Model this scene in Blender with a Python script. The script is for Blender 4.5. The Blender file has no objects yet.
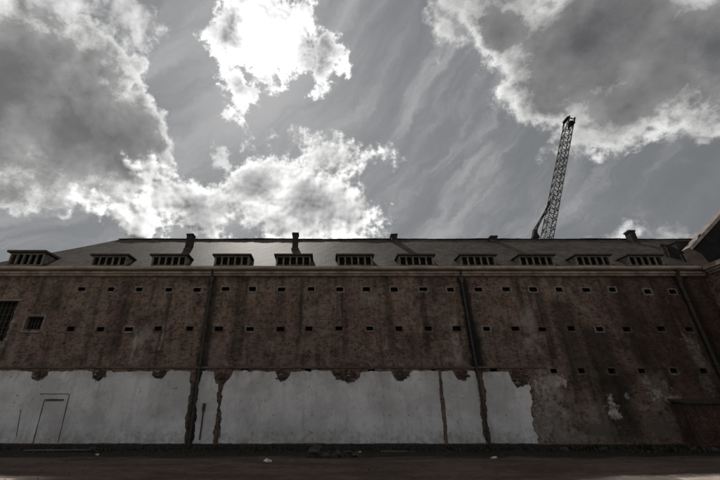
import bpy, bmesh, math, random
from mathutils import Vector, Matrix
random.seed(7)
R = math.radians
S = bpy.context.scene
C = S.collection

# ------------------------------------------------------------------ camera model
F, PX, PY, EYE, PITCH = 357.0, 323.0, 240.0, 1.6, R(25.5)
CP, SP = math.cos(PITCH), math.sin(PITCH)
WY = 20.94                       # distance of the long wall


def at(px, py, Y):
    """point of the vertical plane y = Y seen at a spot of the photograph"""
    r, u = (px - PX) / F, (PY - py) / F
    t = Y / (CP - u * SP)
    return Vector((r * t, Y, EYE + (SP + u * CP) * t))


def azel(px, py):
    r, u = (px - PX) / F, (PY - py) / F
    f, z = CP - u * SP, SP + u * CP
    return math.degrees(math.atan2(r, f)), math.degrees(math.atan2(z, math.hypot(r, f)))


cam = bpy.data.cameras.new('camera')
cam.sensor_width = 36.0
cam.lens = F / 720 * 36
cam.shift_x = (360 - PX) / 720
cam.clip_end = 2000
cam_o = bpy.data.objects.new('camera', cam)
cam_o.location = (0, 0, EYE)
cam_o.rotation_euler = (math.pi / 2 + PITCH, 0, 0)
C.objects.link(cam_o)
S.camera = cam_o
vs = S.view_settings
vs.view_transform = 'Standard'
vs.look = 'None'
vs.gamma = 1
vs.use_curve_mapping = False
vs.exposure = 0

SUN_AZ, SUN_EL = -14.6, 46.4


# ------------------------------------------------------------------ node helper
class NT:
    def __init__(self, tree):
        self.t = tree
        self.n = tree.nodes
        self.n.clear()

    def new(self, typ, **kw):
        n = self.n.new(typ)
        for k, v in kw.items():
            setattr(n, k, v)
        return n

    def put(self, sock, v):
        if v is None:
            return
        if isinstance(v, bpy.types.NodeSocket):
            self.t.links.new(v, sock)
        else:
            if sock.type == 'RGBA' and not hasattr(v, '__len__'):
                v = (v, v, v, 1)
            elif sock.type == 'RGBA' and len(v) == 3:
                v = (*v, 1)
            sock.default_value = v

    def m(self, op, a, b=None, c=None, clamp=False):
        n = self.new('ShaderNodeMath', operation=op, use_clamp=clamp)
        for i, v in enumerate((a, b, c)):
            self.put(n.inputs[i], v)
        return n.outputs[0]

    def v(self, op, a, b=None, scale=None):
        n = self.new('ShaderNodeVectorMath', operation=op)
        self.put(n.inputs[0], a)
        if b is not None:
            self.put(n.inputs[1], b)
        if scale is not None:
            self.put(n.inputs['Scale'], scale)
        return n.outputs['Value'] if op in ('LENGTH', 'DOT_PRODUCT', 'DISTANCE') else n.outputs[0]

    def noise(self, vec, scale, detail=6, rough=.55, dist=0, out=0):
        n = self.new('ShaderNodeTexNoise')
        self.put(n.inputs['Vector'], vec)
        for k, v in (('Scale', scale), ('Detail', detail), ('Roughness', rough), ('Distortion', dist)):
            n.inputs[k].default_value = v
        return n.outputs[out]

    def sep(self, vec):
        n = self.new('ShaderNodeSeparateXYZ')
        self.put(n.inputs[0], vec)
        return n.outputs

    def comb(self, x, y, z):
        n = self.new('ShaderNodeCombineXYZ')
        for i, q in enumerate((x, y, z)):
            self.put(n.inputs[i], q)
        return n.outputs[0]

    def mix(self, fac, a, b, blend='MIX'):
        n = self.new('ShaderNodeMix', data_type='RGBA', blend_type=blend)
        self.put(n.inputs[0], fac)
        self.put(n.inputs[6], a)
        self.put(n.inputs[7], b)
        return n.outputs[2]

    def ss(self, x, lo, hi, a=0.0, b=1.0):
        n = self.new('ShaderNodeMapRange', interpolation_type='SMOOTHSTEP')
        self.put(n.inputs[0], x)
        for i, q in zip((1, 2, 3, 4), (lo, hi, a, b)):
            self.put(n.inputs[i], q)
        return n.outputs[0]

    def ramp(self, fac, stops):
        n = self.new('ShaderNodeValToRGB')
        self.put(n.inputs[0], fac)
        e = n.color_ramp.elements
        while len(e) < len(stops):
            e.new(.5)
        for el, (p, c) in zip(e, stops):
            el.position = p
            el.color = (*c, 1) if hasattr(c, '__len__') else (c, c, c, 1)
        return n.outputs[0]

    def pos(self):
        return self.new('ShaderNodeNewGeometry').outputs['Position']

    def bsdf(self, col, rough=.9, bump=None, strength=.5, dist=.02, metal=0, spec=.3):
        b = self.new('ShaderNodeBsdfPrincipled')
        self.put(b.inputs['Base Color'], col)
        self.put(b.inputs['Roughness'], rough)
        b.inputs['Metallic'].default_value = metal
        b.inputs['Specular IOR Level'].default_value = spec
        if bump is not None:
            n = self.new('ShaderNodeBump')
            n.inputs['Strength'].default_value = strength
            n.inputs['Distance'].default_value = dist
            self.put(n.inputs['Height'], bump)
            self.t.links.new(n.outputs[0], b.inputs['Normal'])
        o = self.new('ShaderNodeOutputMaterial')
        self.t.links.new(b.outputs[0], o.inputs[0])


def mat(name):
    m = bpy.data.materials.new(name)
    m.use_nodes = True
    return m, NT(m.node_tree)


# ------------------------------------------------------------------ materials
def masonry(name, base_a, base_b, stains=(), soot=.5, lime=.35, dark_from=None, tan_zone=False, patches=()):
    m, g = mat(name)
    p = g.pos()
    x, y, z = g.sep(p)
    wall = g.comb(g.m('ADD', x, y), z, 0)
    br = g.new('ShaderNodeTexBrick')
    br.offset = .5
    g.put(br.inputs['Vector'], wall)
    g.put(br.inputs['Color1'], (0, 0, 0))
    g.put(br.inputs['Color2'], (1, 1, 1))
    g.put(br.inputs['Mortar'], (.5, .5, .5))
    for k, q in (('Scale', 1), ('Mortar Size', .011), ('Brick Width', .225), ('Row Height', .075), ('Bias', 0)):
        br.inputs[k].default_value = q
    big = g.noise(p, .35, 7, .62)
    mid = g.noise(p, 1.6, 8, .65)
    fine = g.noise(p, 9, 6, .7)
    vert = g.noise(g.comb(g.m('MULTIPLY', g.m('ADD', x, y), 2.2), 0, g.m('MULTIPLY', z, .22)), 1, 8, .66)
    col = g.mix(g.ss(big, .35, .66), base_a, base_b)
    rnd = g.m('ADD', g.m('MULTIPLY', g.sep(br.outputs[0])[0], .55), g.m('MULTIPLY', fine, .9))
    grain = g.noise(p, 4.5, 8, .75)
    col = g.mix(.9, col, g.ramp(rnd, [(.3, .1), (.5, .5), (.68, 1.0)]), 'MULTIPLY')
    col = g.mix(g.m('MULTIPLY', g.ss(grain, .54, .68), .65), col, (.27, .20, .16))
    col = g.mix(g.m('MULTIPLY', g.ss(grain, .49, .36), .85), col, (.022, .015, .013))
    blot = g.noise(p, .7, 9, .7)
    col = g.mix(g.m('MULTIPLY', g.ss(blot, .5, .62), .6), col, (.032, .021, .018))
    col = g.mix(g.m('MULTIPLY', br.outputs[1], .35), col, (.17, .15, .13))
    # efflorescence and old limewash, patchy
    lm = g.m('MULTIPLY', g.ss(mid, .54, .72), g.ss(vert, .42, .62))
    col = g.mix(g.m('MULTIPLY', lm, lime), col, (.36, .32, .28))
    if tan_zone:
        tz = g.m('MULTIPLY', g.ss(z, 8.9, 8.2), g.ss(z, 5.6, 7.6))
        tz = g.m('MULTIPLY', tz, g.ss(big, .42, .62))
        col = g.mix(g.m('MULTIPLY', tz, g.m('MULTIPLY', g.ss(grain, .38, .62), .5)), col, (.25, .19, .14))
        # washed-out lime runs below the upper vents
        px_ = g.noise(g.comb(g.m('MULTIPLY', x, .9), 0, g.m('MULTIPLY', z, .35)), 1, 7, .7)
        col = g.mix(g.m('MULTIPLY', g.ss(px_, .55, .74), .45), col, (.30, .27, .24))
    # soot runs
    col = g.mix(g.m('MULTIPLY', g.ss(vert, .47, .68), soot), col, (.018, .016, .015))
    col = g.mix(g.m('MULTIPLY', g.ss(mid, .5, .34), soot * .75), col, (.028, .022, .020))
    w = g.m('MULTIPLY', g.m('SUBTRACT', g.noise(p, 2.2, 6, .7), .5), .55)
    xw = g.m('ADD', x, w)
    for x0, wd, zb, zt, k in stains:
        a = g.ss(g.m('ABSOLUTE', g.m('SUBTRACT', xw, x0)), wd, wd * .35)
        a = g.m('MULTIPLY', a, g.m('MULTIPLY', g.ss(g.m('ADD', z, w), zb - .3, zb + .3), g.ss(g.m('ADD', z, w), zt + .3, zt - .3)))
        if k > 0:
            col = g.mix(g.m('MULTIPLY', a, k), col, (.014, .015, .012))
        else:
            col = g.mix(g.m('MULTIPLY', a, g.m('MULTIPLY', g.ss(mid, .36, .6), -k)), col, (.33, .31, .275))
    if patches:
        # what is left of old render and limewash, flaked to islands
        rag_ = g.m('MULTIPLY', g.m('SUBTRACT', g.noise(p, 4.2, 9, .76), .5), 5.2)
        for x0, z0, rx_, rz_, tone, ln in patches:
            d_ = g.comb(g.m('DIVIDE', g.m('SUBTRACT', g.m('SUBTRACT', x, x0), g.m('MULTIPLY', g.m('SUBTRACT', z, z0), ln)), rx_), g.m('DIVIDE', g.m('SUBTRACT', z, z0), rz_), 0)
            f_ = g.m('ADD', g.m('SUBTRACT', 1.0, g.v('LENGTH', d_)), rag_)
            c_ = g.mix(g.ss(grain, .36, .6), (.12, .1, .09), (tone * 1.25, tone * 1.14, tone * 1.06))
            col = g.mix(g.m('MULTIPLY', g.ss(f_, -.1, .12), .95), col, c_)
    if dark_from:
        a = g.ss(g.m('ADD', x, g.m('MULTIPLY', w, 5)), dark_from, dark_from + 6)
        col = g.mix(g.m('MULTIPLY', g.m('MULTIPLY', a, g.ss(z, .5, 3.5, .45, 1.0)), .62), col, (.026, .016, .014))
    h = g.m('ADD', g.m('MULTIPLY', br.outputs[1], -.6), g.m('ADD', g.m('MULTIPLY', fine, .7), mid))
    g.bsdf(col, .95, h, .9, .03, spec=.12)
    return m


def X(px, py=330, Y=WY):
    return at(px, py, Y).x


M = {}
wall_stains = [
    (X(244, 310), .22, 4.2, 9.0, .5), (X(300, 320), .2, 5, 9.1, .45), (X(345, 320), .25, 4.4, 9.1, .4), (X(425, 320), .22, 4.4, 9.1, .45), (X(165, 320), .25, 4.3, 8.6, .45), (X(118, 320), .5, 5, 9.1, .4), (X(545, 320), .35, 4.2, 9.1, .5), (X(630, 320), .8, 3.5, 9, .5), (X(133, 350), .12, 4, 5.6, -.6), (X(160, 345), .1, 4, 6.2, -.5), (X(120, 352), .12, 4, 5, -.5),
    (X(211, 300), .45, 4.0, 9.0, .75), (X(197, 400), .5, 0, 4.2, .8), (X(238, 310), .28, 4.2, 9.0, .55),
    (X(466, 300), .42, 3.7, 9.1, .95), (X(474, 340), .6, 3.6, 6.4, .8), (X(521, 300), .22, 5.5, 9.0, .6),
    (X(690, 300), .5, 3, 9.1, .8), (X(600, 350), 1.3, .2, 6, .7), (X(570, 340), .9, 3, 7.6, .6),
    (X(552, 400), 1.0, .3, 3.7, -.75), (X(585, 415), 1.3, 0, 2.2, -.3), (X(530, 330), .55, 4.5, 7, -.5), (X(456, 340), .3, 4, 6.5, -.5),
    (X(140, 345), .8, 4, 6, -.35), (X(655, 385), .9, 1.8, 3.6, -.4), (X(700, 360), .5, 3, 5.4, -.5),
    (X(672, 425), 1.1, .3, 1.6, -.25), (X(390, 320), .35, 4.5, 9, .5), (X(120, 330), .4, 4.5, 7.5, .4), (X(60, 290), .6, 6.5, 9, .35)]
patches = []
for px, py, rx_, rz_, tone in (
        (541, 425, .4, 1.0, .2), (550, 402, .4, .9, .22), (557, 425, .4, .75, .17), (541, 385, .4, .4, .3), (560, 381, .3, .3, .36),
        (614, 412, .3, .42, .42), (611, 400, .16, .3, .4), (627, 396, .12, .14, .34), (646, 381, .2, .26, .3),
        (657, 394, .38, .3, .36), (665, 385, .16, .24, .28), (672, 399, .32, .2, .42), (684, 412, .26, .8, .36),
        (660, 427, .7, .4, .09), (600, 430, .8, .3, .08), (694, 350, .34, .9, .42), (707, 383, .32, .55, .25),
        (652, 408, .7, .12, .18), (576, 436, .6, .2, .16), (566, 405, .2, .2, .04)):
    q = at(px, py, WY)
    patches.append((q.x, q.z, rx_, rz_, tone, -.1 if px > 670 else 0))
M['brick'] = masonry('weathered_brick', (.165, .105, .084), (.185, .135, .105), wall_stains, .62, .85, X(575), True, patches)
M['wingbrick'] = masonry('wing_brick', (.19, .11, .085), (.16, .12, .095), (), .55, .4)
M['redbrick'] = masonry('dull_red_brick', (.085, .042, .035), (.06, .036, .03), (), .7, .1)


def simple(name, a, b, scale=3, rough=.85, bump=.4, metal=0, spec=.3, lo=.38, hi=.64, detail=7):
    m, g = mat(name)
    p = g.pos()
    n = g.noise(p, scale, detail, .66)
    f = g.noise(p, scale * 6, 5, .7)
    col = g.mix(g.ss(n, lo, hi), a, b)
    col = g.mix(.6, col, g.ramp(f, [(.3, .55), (.65, 1.0)]), 'MULTIPLY')
    g.bsdf(col, rough, g.m('ADD', n, f), bump, .02, metal, spec)
    M[name] = m
    return m


simple('pale_mortar', (.21, .185, .162), (.10, .084, .073), 5)
simple('cornice_stone', (.30, .25, .20), (.15, .12, .098), 1.2)
simple('gutter_zinc', (.42, .36, .29), (.27, .225, .18), .9, .6)
simple('vent_shaft', (.02, .018, .016), (.035, .03, .027), 5)
simple('lead_sheet', (.23, .225, .22), (.15, .145, .14), 3, .55)
simple('dark_slab', (.03, .026, .023), (.06, .046, .039), 3, .8)
simple('dormer_wood', (.19, .175, .155), (.09, .08, .07), 5)
simple('chimney_brick', (.016, .014, .013), (.03, .025, .023), 5)
simple('iron', (.022, .021, .02), (.05, .04, .034), 6, .65, .3)
simple('crane_paint', (.085, .08, .072), (.045, .04, .035), 1, .6)
simple('crane_dark', (.02, .019, .019), (.035, .033, .031), 1, .9, spec=.08)
simple('gable_slate', (.012, .012, .013), (.022, .021, .021), 2, .9, spec=.1)
simple('coping_stone', (.33, .28, .25), (.19, .16, .14), 2.4)
simple('pale_tiles', (.19, .16, .145), (.11, .092, .083), 2)
simple('rubble', (.05, .045, .04), (.025, .023, .02), 7)
simple('broken_brick', (.085, .055, .044), (.03, .024, .021), 6)
simple('timber', (.12, .112, .104), (.07, .063, .058), 4)
simple('litter_plastic', (.5, .49, .47), (.36, .35, .33), 6, .5)
simple('weed_leaf', (.022, .026, .014), (.036, .036, .02), 4, .7)
simple('dark_glass', (.008, .008, .008), (.018, .018, .017), 3, .7, .05, spec=.08)
simple('ledge_brick', (.07, .052, .043), (.12, .09, .07), 2)

# plaster: grey-white, water marks, fixing holes
m, g = mat('limewashed_plaster')
p = g.pos()
x, y, z = g.sep(p)
b1 = g.noise(p, .45, 8, .6)
b2 = g.noise(g.comb(g.m('MULTIPLY', x, 2.6), 0, g.m('MULTIPLY', z, .5)), 1, 8, .65)
b3 = g.noise(p, 3.5, 8, .7)
b4 = g.noise(p, 14, 5, .7)
col = g.mix(g.ss(b1, .35, .65), (.56, .552, .556), (.38, .372, .372))
col = g.mix(g.m('MULTIPLY', g.ss(b2, .5, .75), .45), col, (.22, .208, .196))
col = g.mix(g.m('MULTIPLY', g.ss(b3, .55, .72), .6), col, (.22, .21, .20))
col = g.mix(g.m('MULTIPLY', g.ss(z, 1.0, .1), g.m('MULTIPLY', g.ss(b3, .35, .6), .55)), col, (.2, .19, .18))
col = g.mix(g.m('MULTIPLY', g.ss(z, 3.0, 3.6), g.m('MULTIPLY', g.ss(b2, .36, .6), .5)), col, (.22, .21, .19))
vo = g.new('ShaderNodeTexVoronoi')
g.put(vo.inputs['Vector'], g.comb(x, 0, z))
vo.inputs['Scale'].default_value = 1.25
sp = g.m('MULTIPLY', g.ss(vo.outputs['Distance'], .075, .045), g.ss(b3, .46, .6))
col = g.mix(g.m('MULTIPLY', sp, .8), col, (.10, .085, .08))
fx = g.m('SUBTRACT', g.m('FRACT', g.m('DIVIDE', g.m('ADD', x, g.m('MULTIPLY', b3, .12)), 1.02)), .5)
for zr in (.55, 1.35):
    dd = g.v('LENGTH', g.comb(g.m('MULTIPLY', fx, 1.02), g.m('SUBTRACT', z, zr), 0))
    col = g.mix(g.m('MULTIPLY', g.m('MULTIPLY', g.ss(dd, .07, .03), g.ss(x, -8, -2)), g.m('MULTIPLY', g.ss(b1, .4, .55), .6)), col, (.13, .12, .115))
cr = g.m('ABSOLUTE', g.m('SUBTRACT', g.noise(p, .8, 9, .6), .5))
col = g.mix(g.m('MULTIPLY', g.ss(cr, .006, .0), .5), col, (.18, .165, .155))
g.bsdf(col, .92, g.m('ADD', b3, g.m('MULTIPLY', b4, .5)), .45, .02, spec=.15)
M['plaster'] = m

# roof tiles
m, g = mat('grey_roof_tiles')
p = g.pos()
x, y, z = g.sep(p)
up = g.m('MULTIPLY', z, 1.55)
br = g.new('ShaderNodeTexBrick')
br.offset = .5
g.put(br.inputs['Vector'], g.comb(g.m('ADD', x, g.m('MULTIPLY', y, .0)), up, 0))
g.put(br.inputs['Color1'], (0, 0, 0))
g.put(br.inputs['Color2'], (1, 1, 1))
g.put(br.inputs['Mortar'], (0, 0, 0))
for k, q in (('Scale', 1), ('Mortar Size', .012), ('Brick Width', .24), ('Row Height', .26), ('Bias', 0)):
    br.inputs[k].default_value = q
n1 = g.noise(p, .5, 7, .62)
n2 = g.noise(g.comb(g.m('MULTIPLY', x, 2), 0, g.m('MULTIPLY', z, .6)), 1, 7, .65)
n3 = g.noise(p, 6, 6, .7)
col = g.mix(g.ss(n1, .36, .64), (.078, .061, .05), (.042, .034, .03))
n4 = g.noise(p, 2.2, 8, .72)
col = g.mix(g.m('MULTIPLY', g.ss(n4, .5, .64), .6), col, (.115, .094, .078))
col = g.mix(g.m('MULTIPLY', g.ss(n4, .5, .38), .7), col, (.028, .023, .021))
col = g.mix(.7, col, g.ramp(g.m('ADD', g.m('MULTIPLY', g.sep(br.outputs[0])[0], .5), g.m('MULTIPLY', n3, .6)), [(.2, .25), (.5, .7), (.85, 1.0)]), 'MULTIPLY')
col = g.mix(g.m('MULTIPLY', g.ss(n2, .55, .75), .45), col, (.17, .14, .118))
col = g.mix(g.m('MULTIPLY', g.ss(n2, .46, .3), .5), col, (.05, .048, .045))
col = g.mix(g.m('MULTIPLY', br.outputs[1], .7), col, (.03, .028, .026))
fr = g.m('FRACT', g.m('DIVIDE', up, .26))
g.bsdf(col, .66, g.m('ADD', g.m('MULTIPLY', fr, -.8), g.m('MULTIPLY', n3, .5)), .9, .06, spec=.05)
M['tiles'] = m

# ground
m, g = mat('trodden_soil')
p = g.pos()
x, y, z = g.sep(p)
n1 = g.noise(g.comb(g.m('MULTIPLY', x, .35), g.m('MULTIPLY', y, 1.1), 0), 1, 8, .62)
n2 = g.noise(p, 4, 8, .7)
n3 = g.noise(p, 22, 5, .7)
col = g.mix(g.ss(n1, .36, .64), (.105, .074, .06), (.062, .047, .04))
col = g.mix(.75, col, g.ramp(n2, [(.3, .45), (.62, 1.0)]), 'MULTIPLY')
col = g.mix(g.m('MULTIPLY', g.ss(n3, .6, .72), .4), col, (.24, .21, .18))
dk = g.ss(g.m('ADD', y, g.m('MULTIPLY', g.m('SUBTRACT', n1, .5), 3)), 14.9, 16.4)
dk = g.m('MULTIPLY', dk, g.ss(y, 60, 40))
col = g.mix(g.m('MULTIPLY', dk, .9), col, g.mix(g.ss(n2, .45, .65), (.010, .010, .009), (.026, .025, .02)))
pale = g.ss(g.m('ADD', y, g.m('MULTIPLY', g.m('SUBTRACT', n2, .5), .5)), 12.1, 11.7)  # sunlit strip at the near corners, painted into the soil as a paler tone
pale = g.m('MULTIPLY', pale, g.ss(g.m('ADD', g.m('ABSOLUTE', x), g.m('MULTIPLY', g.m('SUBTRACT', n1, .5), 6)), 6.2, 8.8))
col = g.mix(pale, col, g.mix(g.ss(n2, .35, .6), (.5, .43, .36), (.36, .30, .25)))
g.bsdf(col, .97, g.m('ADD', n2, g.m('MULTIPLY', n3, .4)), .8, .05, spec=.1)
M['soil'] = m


# ------------------------------------------------------------------ mesh helpers
def wloc(o):
    # every part's own location is already its place in the world (the parent's offset is cancelled)
    return o.location.copy()


def link(o, parent=None):
    C.objects.link(o)
    if parent:
        o.parent = parent
        o.matrix_parent_inverse = Matrix.Translation(-wloc(parent))
    return o


def obj(name, bm, mats, parent=None, smooth=False):
    me = bpy.data.meshes.new(name)
    bmesh.ops.recalc_face_normals(bm, faces=bm.faces)
    bm.to_mesh(me)
    bm.free()
    if not isinstance(mats, (list, tuple)):
        mats = [mats]
    for q in mats:
        me.materials.append(q if not isinstance(q, str) else M[q])
    if smooth:
        for f in me.polygons:
            f.use_smooth = True
    return link(bpy.data.objects.new(name, me), parent)


def tag(o, label=None, cat=None, group=None, kind=None):
    for k, v in (('label', label), ('category', cat), ('group', group), ('kind', kind)):
        if v:
            o[k] = v
    return o


def thing(name, label, cat, loc=(0, 0, 0), group=None):
    o = bpy.data.objects.new(name, None)
    o.location = loc
    o.empty_display_size = .3
    C.objects.link(o)
    return tag(o, label, cat, group)


def dup(o, offset, parent=None):
    """copy of a part and its sub-parts moved by offset (meshes shared)"""
    c = o.copy()
    C.objects.link(c)
    c.location = o.location + offset
    if parent:
        c.parent = parent
        c.matrix_parent_inverse = o.matrix_parent_inverse
    for ch in o.children:
        d = ch.copy()
        C.objects.link(d)
        d.parent = c
        d.matrix_parent_inverse = ch.matrix_parent_inverse
    return c


def box(bm, x0, x1, y0, y1, z0, z1, mi=0, jit=0):
    vs_ = [bm.verts.new((a + random.uniform(-jit, jit), b + random.uniform(-jit, jit), c + random.uniform(-jit, jit)))
           for c in (z0, z1) for b in (y0, y1) for a in (x0, x1)]
    for f in ((0, 2, 3, 1), (4, 5, 7, 6), (0, 1, 5, 4), (2, 6, 7, 3), (0, 4, 6, 2), (1, 3, 7, 5)):
        fc = bm.faces.new([vs_[i] for i in f])
        fc.material_index = mi


def bar(bm, a, b, r, n=6):
    a, b = Vector(a), Vector(b)
    d = (b - a).normalized()
    u = d.orthogonal().normalized()
    w = d.cross(u)
    rings = []
    for q in (a, b):
        rings.append([bm.verts.new(q + (u * math.cos(2 * math.pi * i / n) + w * math.sin(2 * math.pi * i / n)) * r) for i in range(n)])
    for i in range(n):
        j = (i + 1) % n
        bm.faces.new((rings[0][i], rings[0][j], rings[1][j], rings[1][i]))
    bm.faces.new(rings[0][::-1])
    bm.faces.new(rings[1])


def path_tube(bm, pts, r, n=8):
    for a, b in zip(pts, pts[1:]):
        bar(bm, a, b, r, n)


def face(bm, pts, mi=0):
    f = bm.faces.new([bm.verts.new(q) for q in pts])
    f.material_index = mi
    return f


def plate(bm, outline, y0, y1, mi=0):
    """solid slab of an x-z outline between y0 (front) and y1"""
    a = [bm.verts.new((x, y0, z)) for x, z in outline]
    b = [bm.verts.new((x, y1, z)) for x, z in outline]
    f1 = bm.faces.new(a)
    f2 = bm.faces.new(b[::-1])
    for f in (f1, f2):
        f.material_index = mi
    n = len(a)
    for i in range(n):
        f = bm.faces.new((a[i], b[i], b[(i + 1) % n], a[(i + 1) % n]))
        f.material_index = mi
    bmesh.ops.triangulate(bm, faces=[f1, f2], ngon_method='EAR_CLIP')


# ------------------------------------------------------------------ ground
def ground_z(x, y):
    zz = 0.0
    if 15.5 < y < 60:
        k = min(1, (y - 15.5) / 4.5)
        zz -= .16 * k * k * (3 - 2 * k)
    dip = math.exp(-((y - 10.5) / 3.5) ** 2)
    zz += dip * .17 * (min(1, (x / 12) ** 2) - 1)
    if y < 20 and abs(x) < 40:
        zz += .018 * math.sin(x * 1.3 + y * .7) * math.sin(y * 1.9 - x * .4) + .012 * math.sin(x * 3.1 + 1) * math.sin(y * 4.3)
    return zz


bm = bmesh.new()
xs = sorted(set([-900, -300, -120, -60] + [-40 + i * .5 for i in range(161)] + [60, 120, 300, 900]))
ys = sorted(set([-600, -200, -60, -20, -5] + [i * .3 for i in range(0, 76)] + [24, 30, 45, 60, 120, 300, 900]))
gv = [[bm.verts.new((a, b, ground_z(a, b))) for a in xs] for b in ys]
for j in range(len(ys) - 1):
    for i in range(len(xs) - 1):
        bm.faces.new((gv[j][i], gv[j][i + 1], gv[j + 1][i + 1], gv[j + 1][i]))
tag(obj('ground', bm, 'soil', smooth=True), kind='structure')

# ------------------------------------------------------------------ main building
EAVE_Z, EAVE_Y, SL = 9.62, 20.5, math.tan(R(40))
RIDGE_Y, RIDGE_Z = 25.5, 9.62 + 5.0 * SL
XL, XR = -20.9, 23.6               # wall ends
bld = thing('brick_building', 'long soot stained brick building with grey tiled roof, dormers and white plastered base', 'building', (0, 25, 0))

holes = []
VA = [(q, 289.5) for q in (82, 111, 140, 169, 197, 225, 253, 282, 311, 339.5, 366.5, 394.5, 423, 450.5, 479, 505.5, 533, 559, 586, 612.5)] + [(648, 292), (673, 292)]
VB = [(q, 329) for q in (71.5, 100, 129, 158.5, 189.5, 219, 250, 280, 309, 339.5, 370, 399.5, 428, 457, 486.5, 515.5, 543, 571, 599, 627, 661, 688.5)]
VC = [(q, 371) for q in (554, 582, 611, 641, 674, 703)] + [(q, 371.3) for q in (245.5, 307.5, 371.7, 432, 494)]
HW, HH = .215, .125
for row, lst in (('a', VA), ('b', VB), ('c', VC)):
    for q, yy in lst:
        c = at(q + random.uniform(-.7, .7), yy + random.uniform(-.5, .5), WY)
        k = random.uniform(.9, 1.12) * (1.0 if row != 'c' else .85)
        holes.append((row, c.x, c.z, HW * k, HH * random.uniform(.9, 1.1)))
w0 = at(25.5, 317, WY)
w1 = at(43.5, 329.3, WY)
d1 = at(13, 301, WY)
d0 = at(13, 341, WY)
rects = [(x_ - a, x_ + a, z_ - b, z_ + b) for _, x_, z_, a, b in holes]
WIN = (at(26, 322, WY).x, at(43, 322, WY).x, w1.z, w0.z)
BIG = (-20.4, at(11.5, 321, WY).x, d0.z, d1.z)
rects += [WIN, BIG]
LEDGE_Z = at(300, 367, WY).z
cx = sorted(set([XL, XR] + [round(v_, 4) for r_ in rects for v_ in r_[:2]]))
cz = sorted(set([-.6, 0, LEDGE_Z, EAVE_Z - .05] + [round(v_, 4) for r_ in rects for v_ in r_[2:]]))
bm = bmesh.new()
vg = {}


def gvx(i, j):
    if (i, j) not in vg:
        vg[(i, j)] = bm.verts.new((cx[i], WY, cz[j]))
    return vg[(i, j)]


for i in range(len(cx) - 1):
    for j in range(len(cz) - 1):
        mx, mz = (cx[i] + cx[i + 1]) / 2, (cz[j] + cz[j + 1]) / 2
        if any(r_[0] < mx < r_[1] and r_[2] < mz < r_[3] for r_ in rects):
            continue
        bm.faces.new((gvx(i, j), gvx(i + 1, j), gvx(i + 1, j + 1), gvx(i, j + 1)))
# end wall, back wall
face(bm, [(XL, WY, -.6), (XL, WY, EAVE_Z - .05), (XL, 30, EAVE_Z - .05), (XL, 30, -.6)])
face(bm, [(XL, 30, -.6), (XL, 30, EAVE_Z - .05), (34, 30, EAVE_Z - .05), (34, 30, -.6)])
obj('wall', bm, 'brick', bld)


def vent_mesh(a, b, full, seed, dark=True):
    rnd = random.Random(seed)
    bm = bmesh.new()
    # recess lined with brick
    y0, y1 = -.012, .38
    for pts in (((-a, y0, -b), (a, y0, -b), (a, y1, -b), (-a, y1, -b)), ((-a, y0, b), (-a, y1, b), (a, y1, b), (a, y0, b)),
                ((-a, y0, -b), (-a, y1, -b), (-a, y1, b), (-a, y0, b)), ((a, y0, -b), (a, y0, b), (a, y1, b), (a, y1, -b)),
                ((-a, y1, -b), (a, y1, -b), (a, y1, b), (-a, y1, b))):
        face(bm, pts, 1)
    # ragged mortar surround
    inn = [(-a, -b), (a, -b), (a, b), (-a, b)]
    n = 7
    t_ = rnd.uniform(.07, .12) if full else .03
    ring_i, ring_o = [], []
    for k in range(4):
        p0, p1 = inn[k], inn[(k + 1) % 4]
        for q in range(n):
            f = q / n
            xx, zz = p0[0] + (p1[0] - p0[0]) * f, p0[1] + (p1[1] - p0[1]) * f
            ring_i.append((xx, zz))
            low = zz < 0
            o_ = (t_ if full or not low else .11) * rnd.uniform(.65, 1.25)
            sx = (xx / a) if abs(xx) > a * .99 else xx / a * .9
            sz = (zz / b) if abs(zz) > b * .99 else zz / b * .9
            if abs(abs(xx) - a) < 1e-6 and abs(abs(zz) - b) < 1e-6:
                ring_o.append((xx + math.copysign(o_ * .8, xx), zz + math.copysign(o_ * .8, zz)))
            elif abs(abs(xx) - a) < 1e-6:
                ring_o.append((xx + math.copysign(o_, xx), zz))
            else:
                ring_o.append((xx, zz + math.copysign(o_, zz)))
    N = len(ring_i)
    vi = [bm.verts.new((q[0], -.012, q[1])) for q in ring_i]
    vo_ = [bm.verts.new((q[0], -.012, q[1])) for q in ring_o]
    vb = [bm.verts.new((q[0], .01, q[1])) for q in ring_o]
    for i in range(N):
        j = (i + 1) % N
        bm.faces.new((vi[i], vi[j], vo_[j], vo_[i]))
        bm.faces.new((vo_[i], vo_[j], vb[j], vb[i]))
    return bm


for i, (row, x_, z_, a, b) in enumerate(holes):
    o = obj('vent', vent_mesh(a, b, row == 'a' or (row == 'b' and i % 4 == 0), i), ['pale_mortar' if row == 'a' or i % 4 == 0 else 'ledge_brick', 'vent_shaft'], bld)
    o.location = o.location + Vector((x_, WY, z_))


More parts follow.
